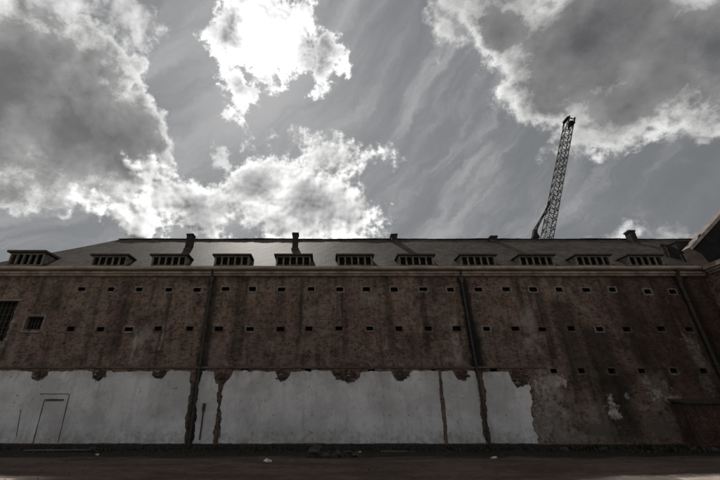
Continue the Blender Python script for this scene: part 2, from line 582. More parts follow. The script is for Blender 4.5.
def opening(name, rc, parent, bars):
    x0, x1, z0, z1 = rc
    bm = bmesh.new()
    y0, y1 = WY - .004, WY + .4
    for pts in (((x0, y0, z0), (x1, y0, z0), (x1, y1, z0), (x0, y1, z0)), ((x0, y0, z1), (x0, y1, z1), (x1, y1, z1), (x1, y0, z1)),
                ((x0, y0, z0), (x0, y1, z0), (x0, y1, z1), (x0, y0, z1)), ((x1, y0, z0), (x1, y0, z1), (x1, y1, z1), (x1, y1, z0))):
        face(bm, pts)
    o = obj(name, bm, 'ledge_brick', parent)
    bm = bmesh.new()
    face(bm, [(x0, WY + .3, z0), (x1, WY + .3, z0), (x1, WY + .3, z1), (x0, WY + .3, z1)])
    obj('pane', bm, 'dark_glass', o)
    bm = bmesh.new()
    t_ = .05
    for q in range(1, bars):
        xx = x0 + (x1 - x0) * q / bars
        box(bm, xx - .02, xx + .02, WY + .2, WY + .24, z0, z1)
    nb = max(2, int((z1 - z0) / .35))
    for q in range(1, nb):
        zz = z0 + (z1 - z0) * q / nb
        box(bm, x0, x1, WY + .205, WY + .235, zz - .015, zz + .015)
    obj('window_bars', bm, 'iron', o)
    return o


tag(opening('window', WIN, bld, 5), 'small square barred window with pale surround')
bw = tag(opening('window', BIG, bld, 8), 'large dark loading opening with chipped pale jamb')
bm = bmesh.new()
x0, x1, z0, z1 = WIN
box(bm, x0 - .12, x0 - .003, WY - .02, WY + .1, z0 - .1, z1 + .06, 0, .02)
box(bm, x1 + .003, x1 + .13, WY - .02, WY + .1, z0 - .1, z1 + .06, 0, .02)
box(bm, x0 - .16, x1 + .16, WY - .05, WY + .1, z0 - .2, z0 - .103, 0, .015)
box(bm, x0 - .06, x1 + .06, WY - .02, WY + .1, z1 + .063, z1 + .16, 0, .02)
obj('window_surround', bm, 'pale_mortar', bld)
bm = bmesh.new()
zz = BIG[2]
k = 0
while zz < BIG[3] - .1:
    h = random.uniform(.16, .3)
    wd = .1 + .1 * (k % 2) + random.uniform(-.05, .08)
    if random.random() < .8:
        box(bm, BIG[1] + .003, BIG[1] + wd, WY - .025, WY + .3, zz, zz + h - .02, 0, .025)
    zz += h
    k += 1
box(bm, BIG[0], BIG[1] + .25, WY - .03, WY + .2, BIG[3] + .003, BIG[3] + .12, 0, .01)
obj('quoin', bm, 'pale_mortar', bld)

# string ledge above the plaster
bm = bmesh.new()
xx = XL + .01
while xx < X(545, 367):
    l = random.uniform(.5, 1.3)
    e = min(xx + l, X(545, 367))
    if True:
        dz = random.uniform(-.012, .012)
        box(bm, xx, e + .004, WY - random.uniform(.05, .075), WY + .02, LEDGE_Z - .07 + dz, LEDGE_Z + .03 + dz)
    xx = e
obj('string_course', bm, 'ledge_brick', bld)

# cornice: frieze, moulding, gutter
bm = bmesh.new()
zf = at(300, 275.6, WY - .18).z
for (ya, za, zb) in ((WY - .18, zf, zf + .12), (WY - .26, zf + .123, zf + .24), (WY - .12, zf + .243, zf + .33)):
    xx = XL - .1
    while xx < XR - .02:
        e = min(xx + random.uniform(1.6, 2.6), XR - .02)
        j = random.uniform(-.006, .006)
        box(bm, xx, e - .008, ya + j, WY + .02, za + j, zb + j)
        xx = e
obj('cornice', bm, 'cornice_stone', bld)
bm = bmesh.new()
prof = [(WY - .06, 0), (WY - .36, .0), (WY - .43, .05), (WY - .46, .13), (WY - .46, .17), (WY - .43, .17), (WY - .41, .08), (WY - .06, .07)]
gz = EAVE_Z - .19
xa, xb = XL - .15, XR - .02
npt = 60
rows = []
for q in range(npt + 1):
    xx = xa + (xb - xa) * q / npt
    sag = .012 * math.sin(q * .9) + .008 * math.sin(q * 2.3)
    rows.append([bm.verts.new((xx, yy, gz + zz_ + sag)) for yy, zz_ in prof])
for q in range(npt):
    for k in range(len(prof)):
        l = (k + 1) % len(prof)
        bm.faces.new((rows[q][k], rows[q + 1][k], rows[q + 1][l], rows[q][l]))
bm.faces.new(rows[0])
bm.faces.new(rows[-1][::-1])
obj('gutter', bm, 'gutter_zinc', bld)

# roof (hipped at the left end)
bm = bmesh.new()
rx0 = at(120, 238.5, RIDGE_Y).x
ex0, ex1 = XL - .3, 34.0
back_y = 30.5
ez = EAVE_Z + .02
yw = EAVE_Y + .08


def roofp(y):
    return ez + (y - yw) * (RIDGE_Z - ez) / (RIDGE_Y - yw)


n = 90
fr_, md_, rd_ = [], [], []
for q in range(n + 1):
    t_ = q / n
    xe = ex0 + (ex1 - ex0) * t_
    xr = rx0 + (ex1 - rx0) * t_
    row = []
    for k in range(7):
        s = k / 6
        sag = -.035 * math.sin(math.pi * s) * (1 + .6 * math.sin(q * .55)) + .01 * math.sin(q * 1.7 + k)
        if k in (0,):
            sag = .006 * math.sin(q * 1.1)
        if k == 6:
            sag = .02 * math.sin(q * .35) + .012 * math.sin(q * .9)
        row.append(bm.verts.new((xe + (xr - xe) * s, yw + (RIDGE_Y - yw) * s, ez + (RIDGE_Z - ez) * s + sag)))
    fr_.append(row)
bk = [bm.verts.new((ex0 + (ex1 - ex0) * q / n, back_y, ez)) for q in range(n + 1)]
for q in range(n):
    for k in range(6):
        bm.faces.new((fr_[q][k], fr_[q + 1][k], fr_[q + 1][k + 1], fr_[q][k + 1]))
    bm.faces.new((fr_[q][6], fr_[q + 1][6], bk[q + 1], bk[q]))
bm.faces.new([fr_[0][k] for k in range(7)] + [bk[0]])
# soffit
face(bm, [(ex0, yw, ez - .03), (ex1, yw, ez - .03), (ex1, back_y, ez - .03), (ex0, back_y, ez - .03)])
roof = obj('roof', bm, 'tiles', bld)
bm = bmesh.new()
xx = rx0 - .1
while xx < 33:
    l = random.uniform(.36, .42)
    s = .02 * math.sin((xx - rx0) * .7)
    jz = random.uniform(-.012, .012) + s
    for a in range(5):
        a0, a1 = math.pi * a / 5, math.pi * (a + 1) / 5
        face(bm, [(xx, RIDGE_Y - .13 * math.cos(a0), RIDGE_Z - .03 + .1 * math.sin(a0) + jz), (xx + l, RIDGE_Y - .13 * math.cos(a0), RIDGE_Z - .03 + .1 * math.sin(a0) + jz),
                  (xx + l, RIDGE_Y - .13 * math.cos(a1), RIDGE_Z - .03 + .1 * math.sin(a1) + jz), (xx, RIDGE_Y - .13 * math.cos(a1), RIDGE_Z - .03 + .1 * math.sin(a1) + jz)])
    xx += l
obj('ridge_tile', bm, 'chimney_brick', roof)

# chimneys
def chimney(px, Y, top_py, w, d, cap=.045):
    zt = at(px, top_py, Y).z
    xx = at(px, (top_py + 245) / 2, Y).x
    zb = roofp(Y) - .5
    bm = bmesh.new()
    box(bm, xx - w / 2, xx + w / 2, Y - d / 2, Y + d / 2, zb, zt - .22, 0, .008)
    box(bm, xx - w / 2 - cap, xx + w / 2 + cap, Y - d / 2 - cap, Y + d / 2 + cap, zt - .217, zt - .1, 0, .008)
    o = obj('chimney', bm, 'chimney_brick', roof)
    for k in (-1, 1):
        bm = bmesh.new()
        bar(bm, (xx + k * w * .22, Y, zt - .12), (xx + k * w * .22, Y, zt), w * .16, 10)
        obj('chimney_pot', bm, 'chimney_brick', o)
    # lead flashing at the foot
    bm = bmesh.new()
    yf = Y - d / 2
    box(bm, xx - w / 2 - .05, xx + w / 2 + .05, yf - .05, yf - .003, roofp(yf) - .15, roofp(yf) + .12)
    obj('flashing', bm, 'dark_slab', o)


chimney(190.5, 23.6, 234, .42, .5)
chimney(295.5, 23.6, 233, .40, .5)
chimney(394, 25.2, 234, .44, .5)
chimney(493, 25.2, 236, .5, .5)
chimney(631.5, 25.0, 230.5, .42, .5)
chimney(676.5, 21.7, 241.5, .86, .7, .02)
bm = bmesh.new()
xx = X(664, 250, 22.2)
bar(bm, (xx, 22.2, roofp(22.2) - .3), (xx, 22.2, at(664, 245.5, 22.2).z), .11, 12)
bar(bm, (xx, 22.2, at(664, 246, 22.2).z), (xx, 22.2, at(664, 244.5, 22.2).z), .16, 12)
obj('roof_pipe', bm, 'iron', roof)

# dormers
DW, DY, DZ0, DZ1 = 2.16, 20.66, EAVE_Z + .02, 10.34
back = yw + (DZ1 - ez) / ((RIDGE_Z - ez) / (RIDGE_Y - yw)) + .25


def make_dormer():
    bm = bmesh.new()
    h = DW / 2
    # frame with five openings
    box(bm, -h, h, DY, DY + .1, DZ0, DZ0 + .1)
    box(bm, -h, h, DY, DY + .1, DZ1 - .07, DZ1)
    n = 5
    for q in range(n + 1):
        xx = -h + .05 + (DW - .1) * q / n
        box(bm, xx - .05, xx + .05, DY + .004, DY + .096, DZ0 + .1, DZ1 - .07)
    # cheeks
    for s in (-1, 1):
        a, b = s * h, s * (h - .08)
        pts = [(DY + .1, DZ0 - .05), (DY + .1, DZ1), (back, DZ1), (back - .2, DZ1 - .25)]
        va = [bm.verts.new((a, q[0], q[1])) for q in pts]
        vb = [bm.verts.new((b, q[0], q[1])) for q in pts]
        bm.faces.new(va)
        bm.faces.new(vb[::-1])
        for i in range(4):
            j = (i + 1) % 4
            bm.faces.new((va[i], va[j], vb[j], vb[i]))
    d = obj('dormer', bm, 'dormer_wood', bld)
    bm = bmesh.new()
    for q in range(n):
        xa_ = -h + .1 + (DW - .1) * q / n
        xb_ = xa_ + (DW - .1) / n - .1
        box(bm, xa_, xb_, DY + .2, DY + .23, DZ0, DZ1)
        for k in range(1, 3):
            zz = DZ0 + .1 + (DZ1 - DZ0 - .17) * k / 3
            box(bm, xa_, xb_, DY + .06, DY + .085, zz - .012, zz + .012)
    obj('window', bm, 'dark_glass', d)
    bm = bmesh.new()
    o = .13
    zt = DZ1
    vs1 = [(-h - o, DY - .16, zt + .003), (h + o, DY - .16, zt + .003), (h + o, back + .1, zt + .04), (-h - o, back + .1, zt + .04)]
    va = [bm.verts.new(q) for q in vs1]
    vb = [bm.verts.new((q[0], q[1], q[2] + .1)) for q in vs1]
    bm.faces.new(va[::-1])
    bm.faces.new(vb)
    for i in range(4):
        j = (i + 1) % 4
        bm.faces.new((va[i], va[j], vb[j], vb[i]))
    obj('dormer_roof', bm, 'dark_slab', d)
    # lead valley strip outlining where cheek meets tiles
    for s in (-1, 1):
        bm = bmesh.new()
        bar(bm, (s * (h + .02), DY + .1, DZ0 + .1), (s * (h + .02), back - .05, DZ1 - .02), .055, 6)
        obj('flashing', bm, 'dark_slab', d)
    return d


dcs = (26.5, 110, 169.5, 232, 293.5, 355, 416, 477.5, 536, 592.5, 645)
proto = make_dormer()
base_loc = proto.location.copy()
WORLD0 = Vector((0, 0, 0))
for i, q in enumerate(dcs):
    o = proto if i == 0 else dup(proto, Vector((0, 0, 0)), bld)
    k = 1.28 if i == 0 else 1.0          # the first dormer is the tall one
    o.scale = (1.0, k, k)
    o.location = base_loc + Vector((at(q, 258, DY).x, 0, 0))
    o.location.y += (WORLD0.y - DY) * (k - 1)
    o.location.z += (WORLD0.z - DZ0) * (k - 1)

# plaster
ZT, ZB = at(300, 370.5, WY - .03).z, at(300, 443.5, WY - .03).z
pockets = [(40, 10, 8), (99, 9, 8), (160, 8, 8), (222, 11, 9), (282, 9, 9), (345, 14, 9), (401, 9, 8), (462, 8, 9), (519, 11, 12)]
rng = random.Random(3)
PK = [(X(q, 376), w * .05 * rng.uniform(.8, 1.2), h * .076 * rng.uniform(.75, 1.15)) for q, w, h in pockets]
CH = [(rng.uniform(XL, X(526, 376)), rng.uniform(.05, .2), rng.uniform(.03, .12)) for _ in range(24)]


def rag(seed):
    ph = [random.Random(seed + k).uniform(0, 6.28) for k in range(6)]
    return lambda t: sum(math.sin(t * f + ph[i]) * a for i, (f, a) in enumerate(((1.3, .03), (3.7, .02), (8.1, .014), (17, .009), (31, .007))))


def plaster(xa0, xa1, xb0, xb1, name='plaster_panel', ztop=None, rough_r=1.0, rough_l=1.0, label=None, seed=0):
    """xa0/xa1: left edge at top and bottom, xb0/xb1: right edge"""
    zt = ztop or ZT
    rt, rl, rr, rb = rag(seed + 1), rag(seed + 20), rag(seed + 40), rag(seed + 60)
    nu, nv = max(8, int((xb0 - xa0) / .05)), 30

    def top(x_):
        z_ = zt + rt(x_) - .03
        for c, r_, d_ in PK + CH:
            u = (x_ - c) / (r_ * (1 + 2 * rb(c)))
            if abs(u) < 1:
                z_ = min(z_, zt - d_ * (1 - u * u) ** .5 * (.9 + 3 * rb(x_ * 2.3) + .25 * math.sin(c * 7) * u))
        return z_
    bm = bmesh.new()
    gf, gb = [], []
    for j in range(nv + 1):
        t_ = j / nv
        xl = xa1 + (xa0 - xa1) * t_ + rl(t_ * 6) * rough_l * 1.6
        xr = xb1 + (xb0 - xb1) * t_ + rr(t_ * 6) * rough_r * 1.6
        rf, rbk = [], []
        for i in range(nu + 1):
            u_ = i / nu
            x_ = xl + (xr - xl) * u_
            z0_ = ZB + rb(x_) * .3
            z_ = z0_ + (top(xa0 + (xb0 - xa0) * u_) - z0_) * t_
            rf.append(bm.verts.new((x_, WY - .035 - .012 * rag(77)(x_ * .6 + z_), z_)))
            rbk.append((x_, z_))
        gf.append(rf)
        gb.append(rbk)
    for j in range(nv):
        for i in range(nu):
            bm.faces.new((gf[j][i], gf[j][i + 1], gf[j + 1][i + 1], gf[j + 1][i]))
    rim = [(0, i) for i in range(nu)] + [(j, nu) for j in range(nv)] + [(nv, i) for i in range(nu, 0, -1)] + [(j, 0) for j in range(nv, 0, -1)]
    bv = [bm.verts.new((gb[j][i][0], WY + .01, gb[j][i][1])) for j, i in rim]
    fv = [gf[j][i] for j, i in rim]
    for i in range(len(rim)):
        j = (i + 1) % len(rim)
        bm.faces.new((fv[i], bv[i], bv[j], fv[j]))
    o = obj(name, bm, 'plaster', bld)
    if label:
        o['label'] = label
    return o


def e(px, py):
    return X(px, py, WY - .03)


plaster(XL + .05, XL + .05, e(191, 371), e(184, 443), rough_l=0, label='long left stretch of grey white plaster with a walled up door', seed=1)
plaster(e(201, 371), e(193, 443), e(220.5, 371), e(213.5, 443), label='narrow strip of plaster beside the dark drainpipe', seed=2)
plaster(e(224.5, 371), e(219, 443), e(438, 371), e(444, 443), rough_r=.4, label='widest unbroken panel of grey white plaster', seed=3)
plaster(e(441.5, 371), e(448.5, 443), e(475.5, 371), e(485, 443), rough_l=.4, label='plaster panel left of the second drainpipe', seed=4)
plaster(e(482, 371), e(491, 443), e(526, 371), e(536.5, 443), rough_r=1.5, label='last plaster panel with ragged broken right edge', seed=5)


def blob(cx_, cz_, rx_, rz_, seed, mt='plaster', lean=0, name='plaster_patch'):
    r_ = random.Random(seed)
    ph = [(r_.uniform(0, 6.28), r_.uniform(.6, 1.3)) for _ in range(7)]
    out = []
    for i in range(46):
        a = 2 * math.pi * i / 46
        k = 1 + sum(math.sin(a * (j + 2) + p_) * .16 * s_ / (1 + j * .35) for j, (p_, s_) in enumerate(ph))
        xx_, zz_ = rx_ * k * math.cos(a), rz_ * k * math.sin(a)
        out.append((cx_ + xx_ + lean * zz_, cz_ + zz_))
    bm = bmesh.new()
    plate(bm, out, WY - .022 - .0007 * (seed % 9), WY + .01)
    return obj(name, bm, mt, bld)


# broken pockets where the beams of a lost building sat
for c, r_, d_ in PK:
    bm = bmesh.new()
    for k in range(random.randint(26, 36)):
        a, rr_ = random.uniform(0, 6.28), random.uniform(0, .85) ** .7
        xx, zz = c + r_ * .92 * rr_ * math.cos(a), ZT - d_ * .4 + d_ * .5 * rr_ * math.sin(a)
        s, t_ = random.uniform(.05, .13), random.uniform(.03, .06)
        y_ = WY - random.uniform(.0, .1)
        box(bm, xx - s, xx + s, y_, WY + .05, zz - t_, zz + t_, 1 if random.random() < .12 else 0, .02)
    obj('broken_corbel', bm, ['broken_brick', 'pale_mortar'], bld)
    bm = bmesh.new()

# walled-up door and window traces
bm = bmesh.new()


def strip(px0, py0, px1, py1, w=.05, y=WY - .05):
    a, b = at(px0, py0, WY - .035), at(px1, py1, WY - .035)
    d = (b - a).normalized()
    nrm = Vector((-d.z, 0, d.x)) * w / 2
    k = 9
    pts_a, pts_b = [], []
    for i in range(k + 1):
        q = a + (b - a) * i / k
        jj = random.uniform(.6, 1.25)
        pts_a.append((q.x + nrm.x * jj, q.z + nrm.z * jj))
        pts_b.append((q.x - nrm.x * jj, q.z - nrm.z * jj))
    plate(bm, pts_a + pts_b[::-1], y, WY - .03)


strip(44.5, 400.5, 33, 443, .045)
strip(45, 400, 64, 400, .09, WY - .055)
strip(69.5, 394.5, 58, 443, .04)
strip(40, 394, 69, 394, .035, WY - .045)
obj('blocked_door', bm, 'ledge_brick', bld)
bm = bmesh.new()
strip(21, 410, 16.5, 436, .035)
obj('plaster_seam', bm, 'ledge_brick', bld)
for q in ((217.7, 373, 218.5, 381, .13), (220.8, 381, 220, 389, .1), (219.8, 394, 219, 402, .17), (218.6, 407, 218.2, 411, .08), (218, 418, 217, 429, .21), (216.8, 431, 216, 443, .1)):
    bm = bmesh.new()
    strip(*q[:4], q[4], WY - .05)
    obj('exposed_seam', bm, 'ledge_brick', bld)

# drainpipes
def drainpipe(x_, hopper=True, r=.06, zb=-.1, off=.14, broken=None, label=None):
    bm = bmesh.new()
    y_ = WY - off
    zt = zf - .05
    segs = broken or [(zb, zt)]
    for a, b in segs:
        bar(bm, (x_, y_, a), (x_, y_, b), r, 12)
        z_ = a + .4
        while z_ < b:
            bar(bm, (x_, y_, z_ - .04), (x_, y_, z_ + .04), r * 1.35, 12)
            box(bm, x_ - .1, x_ + .1, y_ + .02, WY + .0, z_ - .02, z_ + .02)
            z_ += 1.8
    path_tube(bm, [(x_, y_, zt - .01), (x_, y_ - .1, zt + .16), (x_, WY - .33, zt + .3), (x_, WY - .36, gz + .03)], r, 10)
    o = obj('drainpipe', bm, 'iron', bld)
    if hopper:
        bm = bmesh.new()
        t_ = .16
        va = [bm.verts.new((x_ + sx * t_, y_ + sy * .11, zt - .06)) for sx, sy in ((-1, -1), (1, -1), (1, 1), (-1, 1))]
        vb = [bm.verts.new((x_ + sx * t_ * .5, y_ + sy * .08, zt - .4)) for sx, sy in ((-1, -1), (1, -1), (1, 1), (-1, 1))]
        bm.faces.new(va)
        bm.faces.new(vb[::-1])
        for i in range(4):
            j = (i + 1) % 4
            bm.faces.new((va[i], vb[i], vb[j], va[j]))
        obj('hopper', bm, 'iron', o)
    return o


drainpipe(X(201.5, 360), r=.065)
drainpipe(X(474.2, 360), r=.06)
drainpipe(X(693, 318), r=.1, off=.16)
bm = bmesh.new()
a = at(204.3, 404, WY - .08)
bar(bm, (a.x, WY - .08, a.z), (a.x, WY - .08, at(202, 440, WY).z), .035, 8)
bar(bm, (a.x, WY - .08, at(204, 411, WY - .08).z), (a.x, WY - .08, a.z + .03), .08, 8)
box(bm, a.x - .03, a.x + .03, WY - .08, WY, a.z - .1, a.z - .05)
obj('standpipe', bm, 'iron', bld)

# dark plinth strip at the foot of the wall
bm = bmesh.new()
xx = XL
while xx < XR - .1:
    e_ = min(xx + random.uniform(1.2, 2.5), XR - .05)
    box(bm, xx, e_ - .004, WY - .02 - random.uniform(0, .006), WY + .01, -.5, ZB - .045)
    xx = e_
obj('plinth', bm, 'vent_shaft', bld)

# ------------------------------------------------------------------ wing on the right
wing = thing('brick_wing', 'brick side wing at the far right with dark raking gable and pale coping', 'building', (28, 16, 0))
WX = XR + .02
bm = bmesh.new()
for pts in ([(WX, 8, -.6), (WX, 30, -.6), (WX, 30, EAVE_Z - .2), (WX, 8, EAVE_Z - .2)],
            [(WX, 8, -.6), (WX, 8, EAVE_Z - .2), (35, 8, EAVE_Z - .2), (35, 8, -.6)],
            [(WX, 8, EAVE_Z - .2), (WX, 20.9, EAVE_Z - .2), (35, 20.9, EAVE_Z - .2), (35, 8, EAVE_Z - .2)]):
    face(bm, pts)
obj('wall', bm, 'wingbrick', wing)
bm = bmesh.new()
for (o_, za, zb) in ((.18, zf, zf + .12), (.28, zf + .123, zf + .24), (.4, zf + .26, EAVE_Z - .02)):
    yy = 8.0
    while yy < WY - .5:
        e_ = min(yy + 2.1, WY - .48)
        box(bm, WX - o_, WX + .1, yy, e_ - .008, za, zb)
        yy = e_
obj('cornice', bm, 'cornice_stone', wing)
GY = 20.62
A, B = at(690.5, 250.5, GY), at(718, 220.5, GY)
dirv = (B - A).normalized()
apex_x = 29.2
apx = A + dirv * ((apex_x - A.x) / dirv.x)
bm = bmesh.new()
plate(bm, [(A.x + .35, EAVE_Z - .15), (A.x + .12, A.z - .05), (apx.x, apx.z), (2 * apx.x - A.x, A.z - .05), (2 * apx.x - A.x, EAVE_Z - .15)], GY, GY + .3)
obj('gable_wall', bm, 'gable_slate', wing)
bm = bmesh.new()
nrm = Vector((-dirv.z, 0, dirv.x))
L = (apx - A).length
s = -.02
while s < L:
    e_ = min(s + .85, L)
    p0, p1 = A + dirv * s, A + dirv * (e_ - .012)
    th = .2
    plate(bm, [(p0.x, p0.z), (p1.x, p1.z), (p1.x + nrm.x * th, p1.z + nrm.z * th), (p0.x + nrm.x * th, p0.z + nrm.z * th)], GY - .12 - random.uniform(0, .02), GY + .4)
    s = e_
obj('coping', bm, 'coping_stone', wing)
bm = bmesh.new()
q = at(697.5, 235.5, GY - .15)
plate(bm, [(q.x - .05, q.z - .2), (q.x + .2, q.z), (q.x + .22, q.z + .14), (q.x + .02, q.z - .04)], GY - .17, GY - .1)
obj('coping_stain', bm, 'dark_slab', wing)['label'] = 'dark chipped hollow in the pale coping'
bm = bmesh.new()
kz = EAVE_Z - .02
plate(bm, [(A.x - .15, kz), (A.x + .75, kz), (A.x + .45, A.z - .25), (A.x + .1, A.z + .0), (A.x - .22, A.z - .1)], GY - .1, GY + .35)
obj('kneeler', bm, 'ledge_brick', wing)
bm = bmesh.new()
face(bm, [(A.x + .1, GY + .3, A.z + .1), (apx.x, GY + .3, apx.z + .1), (apx.x, 21.2, apx.z + .1), (A.x + .1, 21.2, A.z + .1)])
face(bm, [(2 * apx.x - A.x, GY + .3, A.z + .1), (apx.x, GY + .3, apx.z + .1), (apx.x, 21.9, apx.z + .1), (2 * apx.x - A.x, 21.9, A.z + .1)])
obj('roof', bm, 'pale_tiles', wing)

# low lean-to in the corner
lt = thing('brick_lean_to', 'low dark red brick lean-to in the right corner at the foot of the wall', 'outbuilding', (22.7, 20.2, 0))
lx0 = at(691, 425, 20.2).x
lz = at(700, 402, 20.2).z
bm = bmesh.new()
box(bm, lx0, WX - .01, 20.2, WY - .03, -.4, lz - .1)
obj('wall', bm, 'redbrick', lt)
bm = bmesh.new()
va = [(lx0 - .08, 20.08, lz - .1), (WX - .012, 20.08, lz - .1), (WX - .012, WY - .04, lz + .08), (lx0 - .08, WY - .04, lz + .08)]
v1 = [bm.verts.new(Vector(q) + Vector((0, 0, .004))) for q in va]
v2 = [bm.verts.new(Vector(q) + Vector((0, 0, .09))) for q in va]
bm.faces.new(v1[::-1])
bm.faces.new(v2)
for i in range(4):
    bm.faces.new((v1[i], v1[(i + 1) % 4], v2[(i + 1) % 4], v2[i]))
obj('roof', bm, 'dark_slab', lt)

# ------------------------------------------------------------------ crane behind the roof
CY = 52.0
crane = thing('luffing_crane', 'tall lattice boom crane rising behind the roof ridge against the clouds', 'crane', (at(535, 240, CY).x, CY, 0))


def lattice(bm, a, b, w0, w1, n, rc, rb, sidev=Vector((0, 1, 0))):
    a, b = Vector(a), Vector(b)
    d = (b - a).normalized()
    u = d.cross(sidev).normalized()
    v = u.cross(d).normalized()

    def ring(t):
        w = (w0 + (w1 - w0) * t) / 2
        c = a + (b - a) * t
        return [c + u * w * s1 + v * w * s2 for s1, s2 in ((-1, -1), (1, -1), (1, 1), (-1, 1))]
    rs = [ring(i / n) for i in range(n + 1)]
    for k in range(4):
        bar(bm, rs[0][k], rs[-1][k], rc, 6)
    for i in range(n):
        for k in range(4):
            l = (k + 1) % 4
            bar(bm, rs[i][k], rs[i + 1][l] if i % 2 else rs[i + 1][k], rb, 4) if False else None
            if i % 2:
                bar(bm, rs[i][k], rs[i + 1][l], rb, 4)
            else:
                bar(bm, rs[i][l], rs[i + 1][k], rb, 4)
            bar(bm, rs[i][k], rs[i][l], rb * .8, 4)
    return rs


tip = at(569.3, 121, CY)
foot = at(545, 247, CY)
bdir = (tip - foot).normalized()
# the boom's lower pivot stays hidden behind the roof
piv = foot - bdir * 4.0
bm = bmesh.new()
W = 1.32
lattice(bm, foot - bdir * 1.5, tip - bdir * 1.2, W * 1.0, W * .9, 30, .085, .05)
lattice(bm, piv, foot - bdir * 1.5, .7, W, 4, .085, .05)
boom = obj('boom', bm, 'crane_paint', crane)
bm = bmesh.new()
ux = bdir.cross(Vector((0, 1, 0))).normalized()
for s in (-.5, .5):
    q = tip + ux * s
    bar(bm, q - bdir * 1.3 + Vector((0, -.85, 0)), q + bdir * .35 + Vector((0, -.8, 0)), .14, 6)
    bar(bm, q - bdir * 1.3 + Vector((0, .85, 0)), q + bdir * .35 + Vector((0, .8, 0)), .14, 6)
bar(bm, tip + ux * .6 + Vector((0, -.7, 0)), tip + ux * .6 + Vector((0, .7, 0)), .3, 14)
bar(bm, tip - ux * .4 - bdir * .7 + Vector((0, -.7, 0)), tip - ux * .4 - bdir * .7 + Vector((0, .7, 0)), .3, 14)
bar(bm, tip - ux * .6 + Vector((0, -.7, 0)), tip + ux * .6 + Vector((0, -.7, 0)), .12, 6)
box(bm, tip.x - .2, tip.x + .6, tip.y - .5, tip.y + .5, tip.z - .9, tip.z - .3)
obj('boom_head', bm, 'crane_dark', boom)
mast_x = piv.x - .5
mz = piv.z - 1.4
bm = bmesh.new()
lattice(bm, (mast_x, CY, 0), (mast_x, CY, mz - .5), 2.0, 2.0, 14, .12, .06)
obj('mast', bm, 'crane_paint', crane)
bm = bmesh.new()
box(bm, mast_x - 5.5, mast_x + 1.8, CY - 1.1, CY + 1.1, mz - .5, mz + .1)
box(bm, mast_x - 5.4, mast_x - 3.6, CY - 1.3, CY + 1.3, mz + .1, mz + 1.6)
plat = obj('slewing_platform', bm, 'crane_dark', crane)
bm = bmesh.new()
box(bm, mast_x - .2, mast_x + 1.5, CY - 2.7, CY - 1.15, mz - .3, mz + 1.7, 0, .05)
obj('cab', bm, 'crane_paint', crane)
bm = bmesh.new()
top = at(536.5, 229.5, CY)
for s in (-.6, .6):
    bar(bm, (mast_x - 1.5, CY + s, mz), top + Vector((0, s * .5, 0)), .07, 6)
    bar(bm, (mast_x - 4.2, CY + s, mz), top + Vector((0, s * .5, 0)), .07, 6)
obj('a_frame', bm, 'crane_dark', crane)
bm = bmesh.new()
q0 = at(535.8, 236.5, CY)
va = [q0 + Vector((0, 0, 1.35)), q0 + Vector((-.6, 0, -.2)), q0 + Vector((-.1, 0, -.75)), q0 + Vector((.45, 0, -.3))]
a_ = [bm.verts.new(v_ + Vector((0, -.35, 0))) for v_ in va]
b_ = [bm.verts.new(v_ + Vector((0, .35, 0))) for v_ in va]
bm.faces.new(a_)
bm.faces.new(b_[::-1])
for i in range(4):
    bm.faces.new((a_[i], a_[(i + 1) % 4], b_[(i + 1) % 4], b_[i]))
obj('sheave_block', bm, 'crane_dark', crane)
bm = bmesh.new()
att = at(553, 196, CY)
for s in (-.5, .5):
    bar(bm, top + Vector((0, s * .5, 0)), att + Vector((0, s, 0)), .07, 5)
    bar(bm, q0 + Vector((0, s * .5, 1.2)), att + Vector((0, s, -.4)), .05, 5)
obj('pendant_rope', bm, 'crane_dark', crane)

# ------------------------------------------------------------------ things on the ground
def gpt(px, py):
    """spot on the flat yard seen at (px, py)"""
    r, u = (px - PX) / F, (PY - py) / F
    f, z = CP - u * SP, SP + u * CP
    t = -EYE / z
    x_, y_ = r * t, f * t
    for _ in range(6):
        t = (ground_z(x_, y_) - EYE) / z
        x_, y_ = r * t, f * t
    return Vector((x_, y_, ground_z(x_, y_)))


def lump(rx_, ry_, rz_, seed, sub=2, amp=.25):
    r_ = random.Random(seed)
    bm = bmesh.new()
    bmesh.ops.create_icosphere(bm, subdivisions=sub, radius=1)
    ph = [(Vector((r_.gauss(0, 1), r_.gauss(0, 1), r_.gauss(0, 1))), r_.uniform(0, 6)) for _ in range(6)]
    for v_ in bm.verts:
        k = 1 + sum(math.sin(v_.co.dot(d_) * 2.2 + p_) for d_, p_ in ph) * amp / 3
        v_.co = Vector((v_.co.x * rx_ * k, v_.co.y * ry_ * k, (v_.co.z * k + .75) * rz_))
    return bm


def put(name, bm, mt, px, py, label, cat, group=None, sink=0.0):
    o = obj(name, bm, mt)
    o.location = gpt(px, py) - Vector((0, 0, sink))
    return tag(o, label, cat, group)


def crumpled(s, seed):
    return lump(s, s * .7, s * .5, seed, 3, .55)


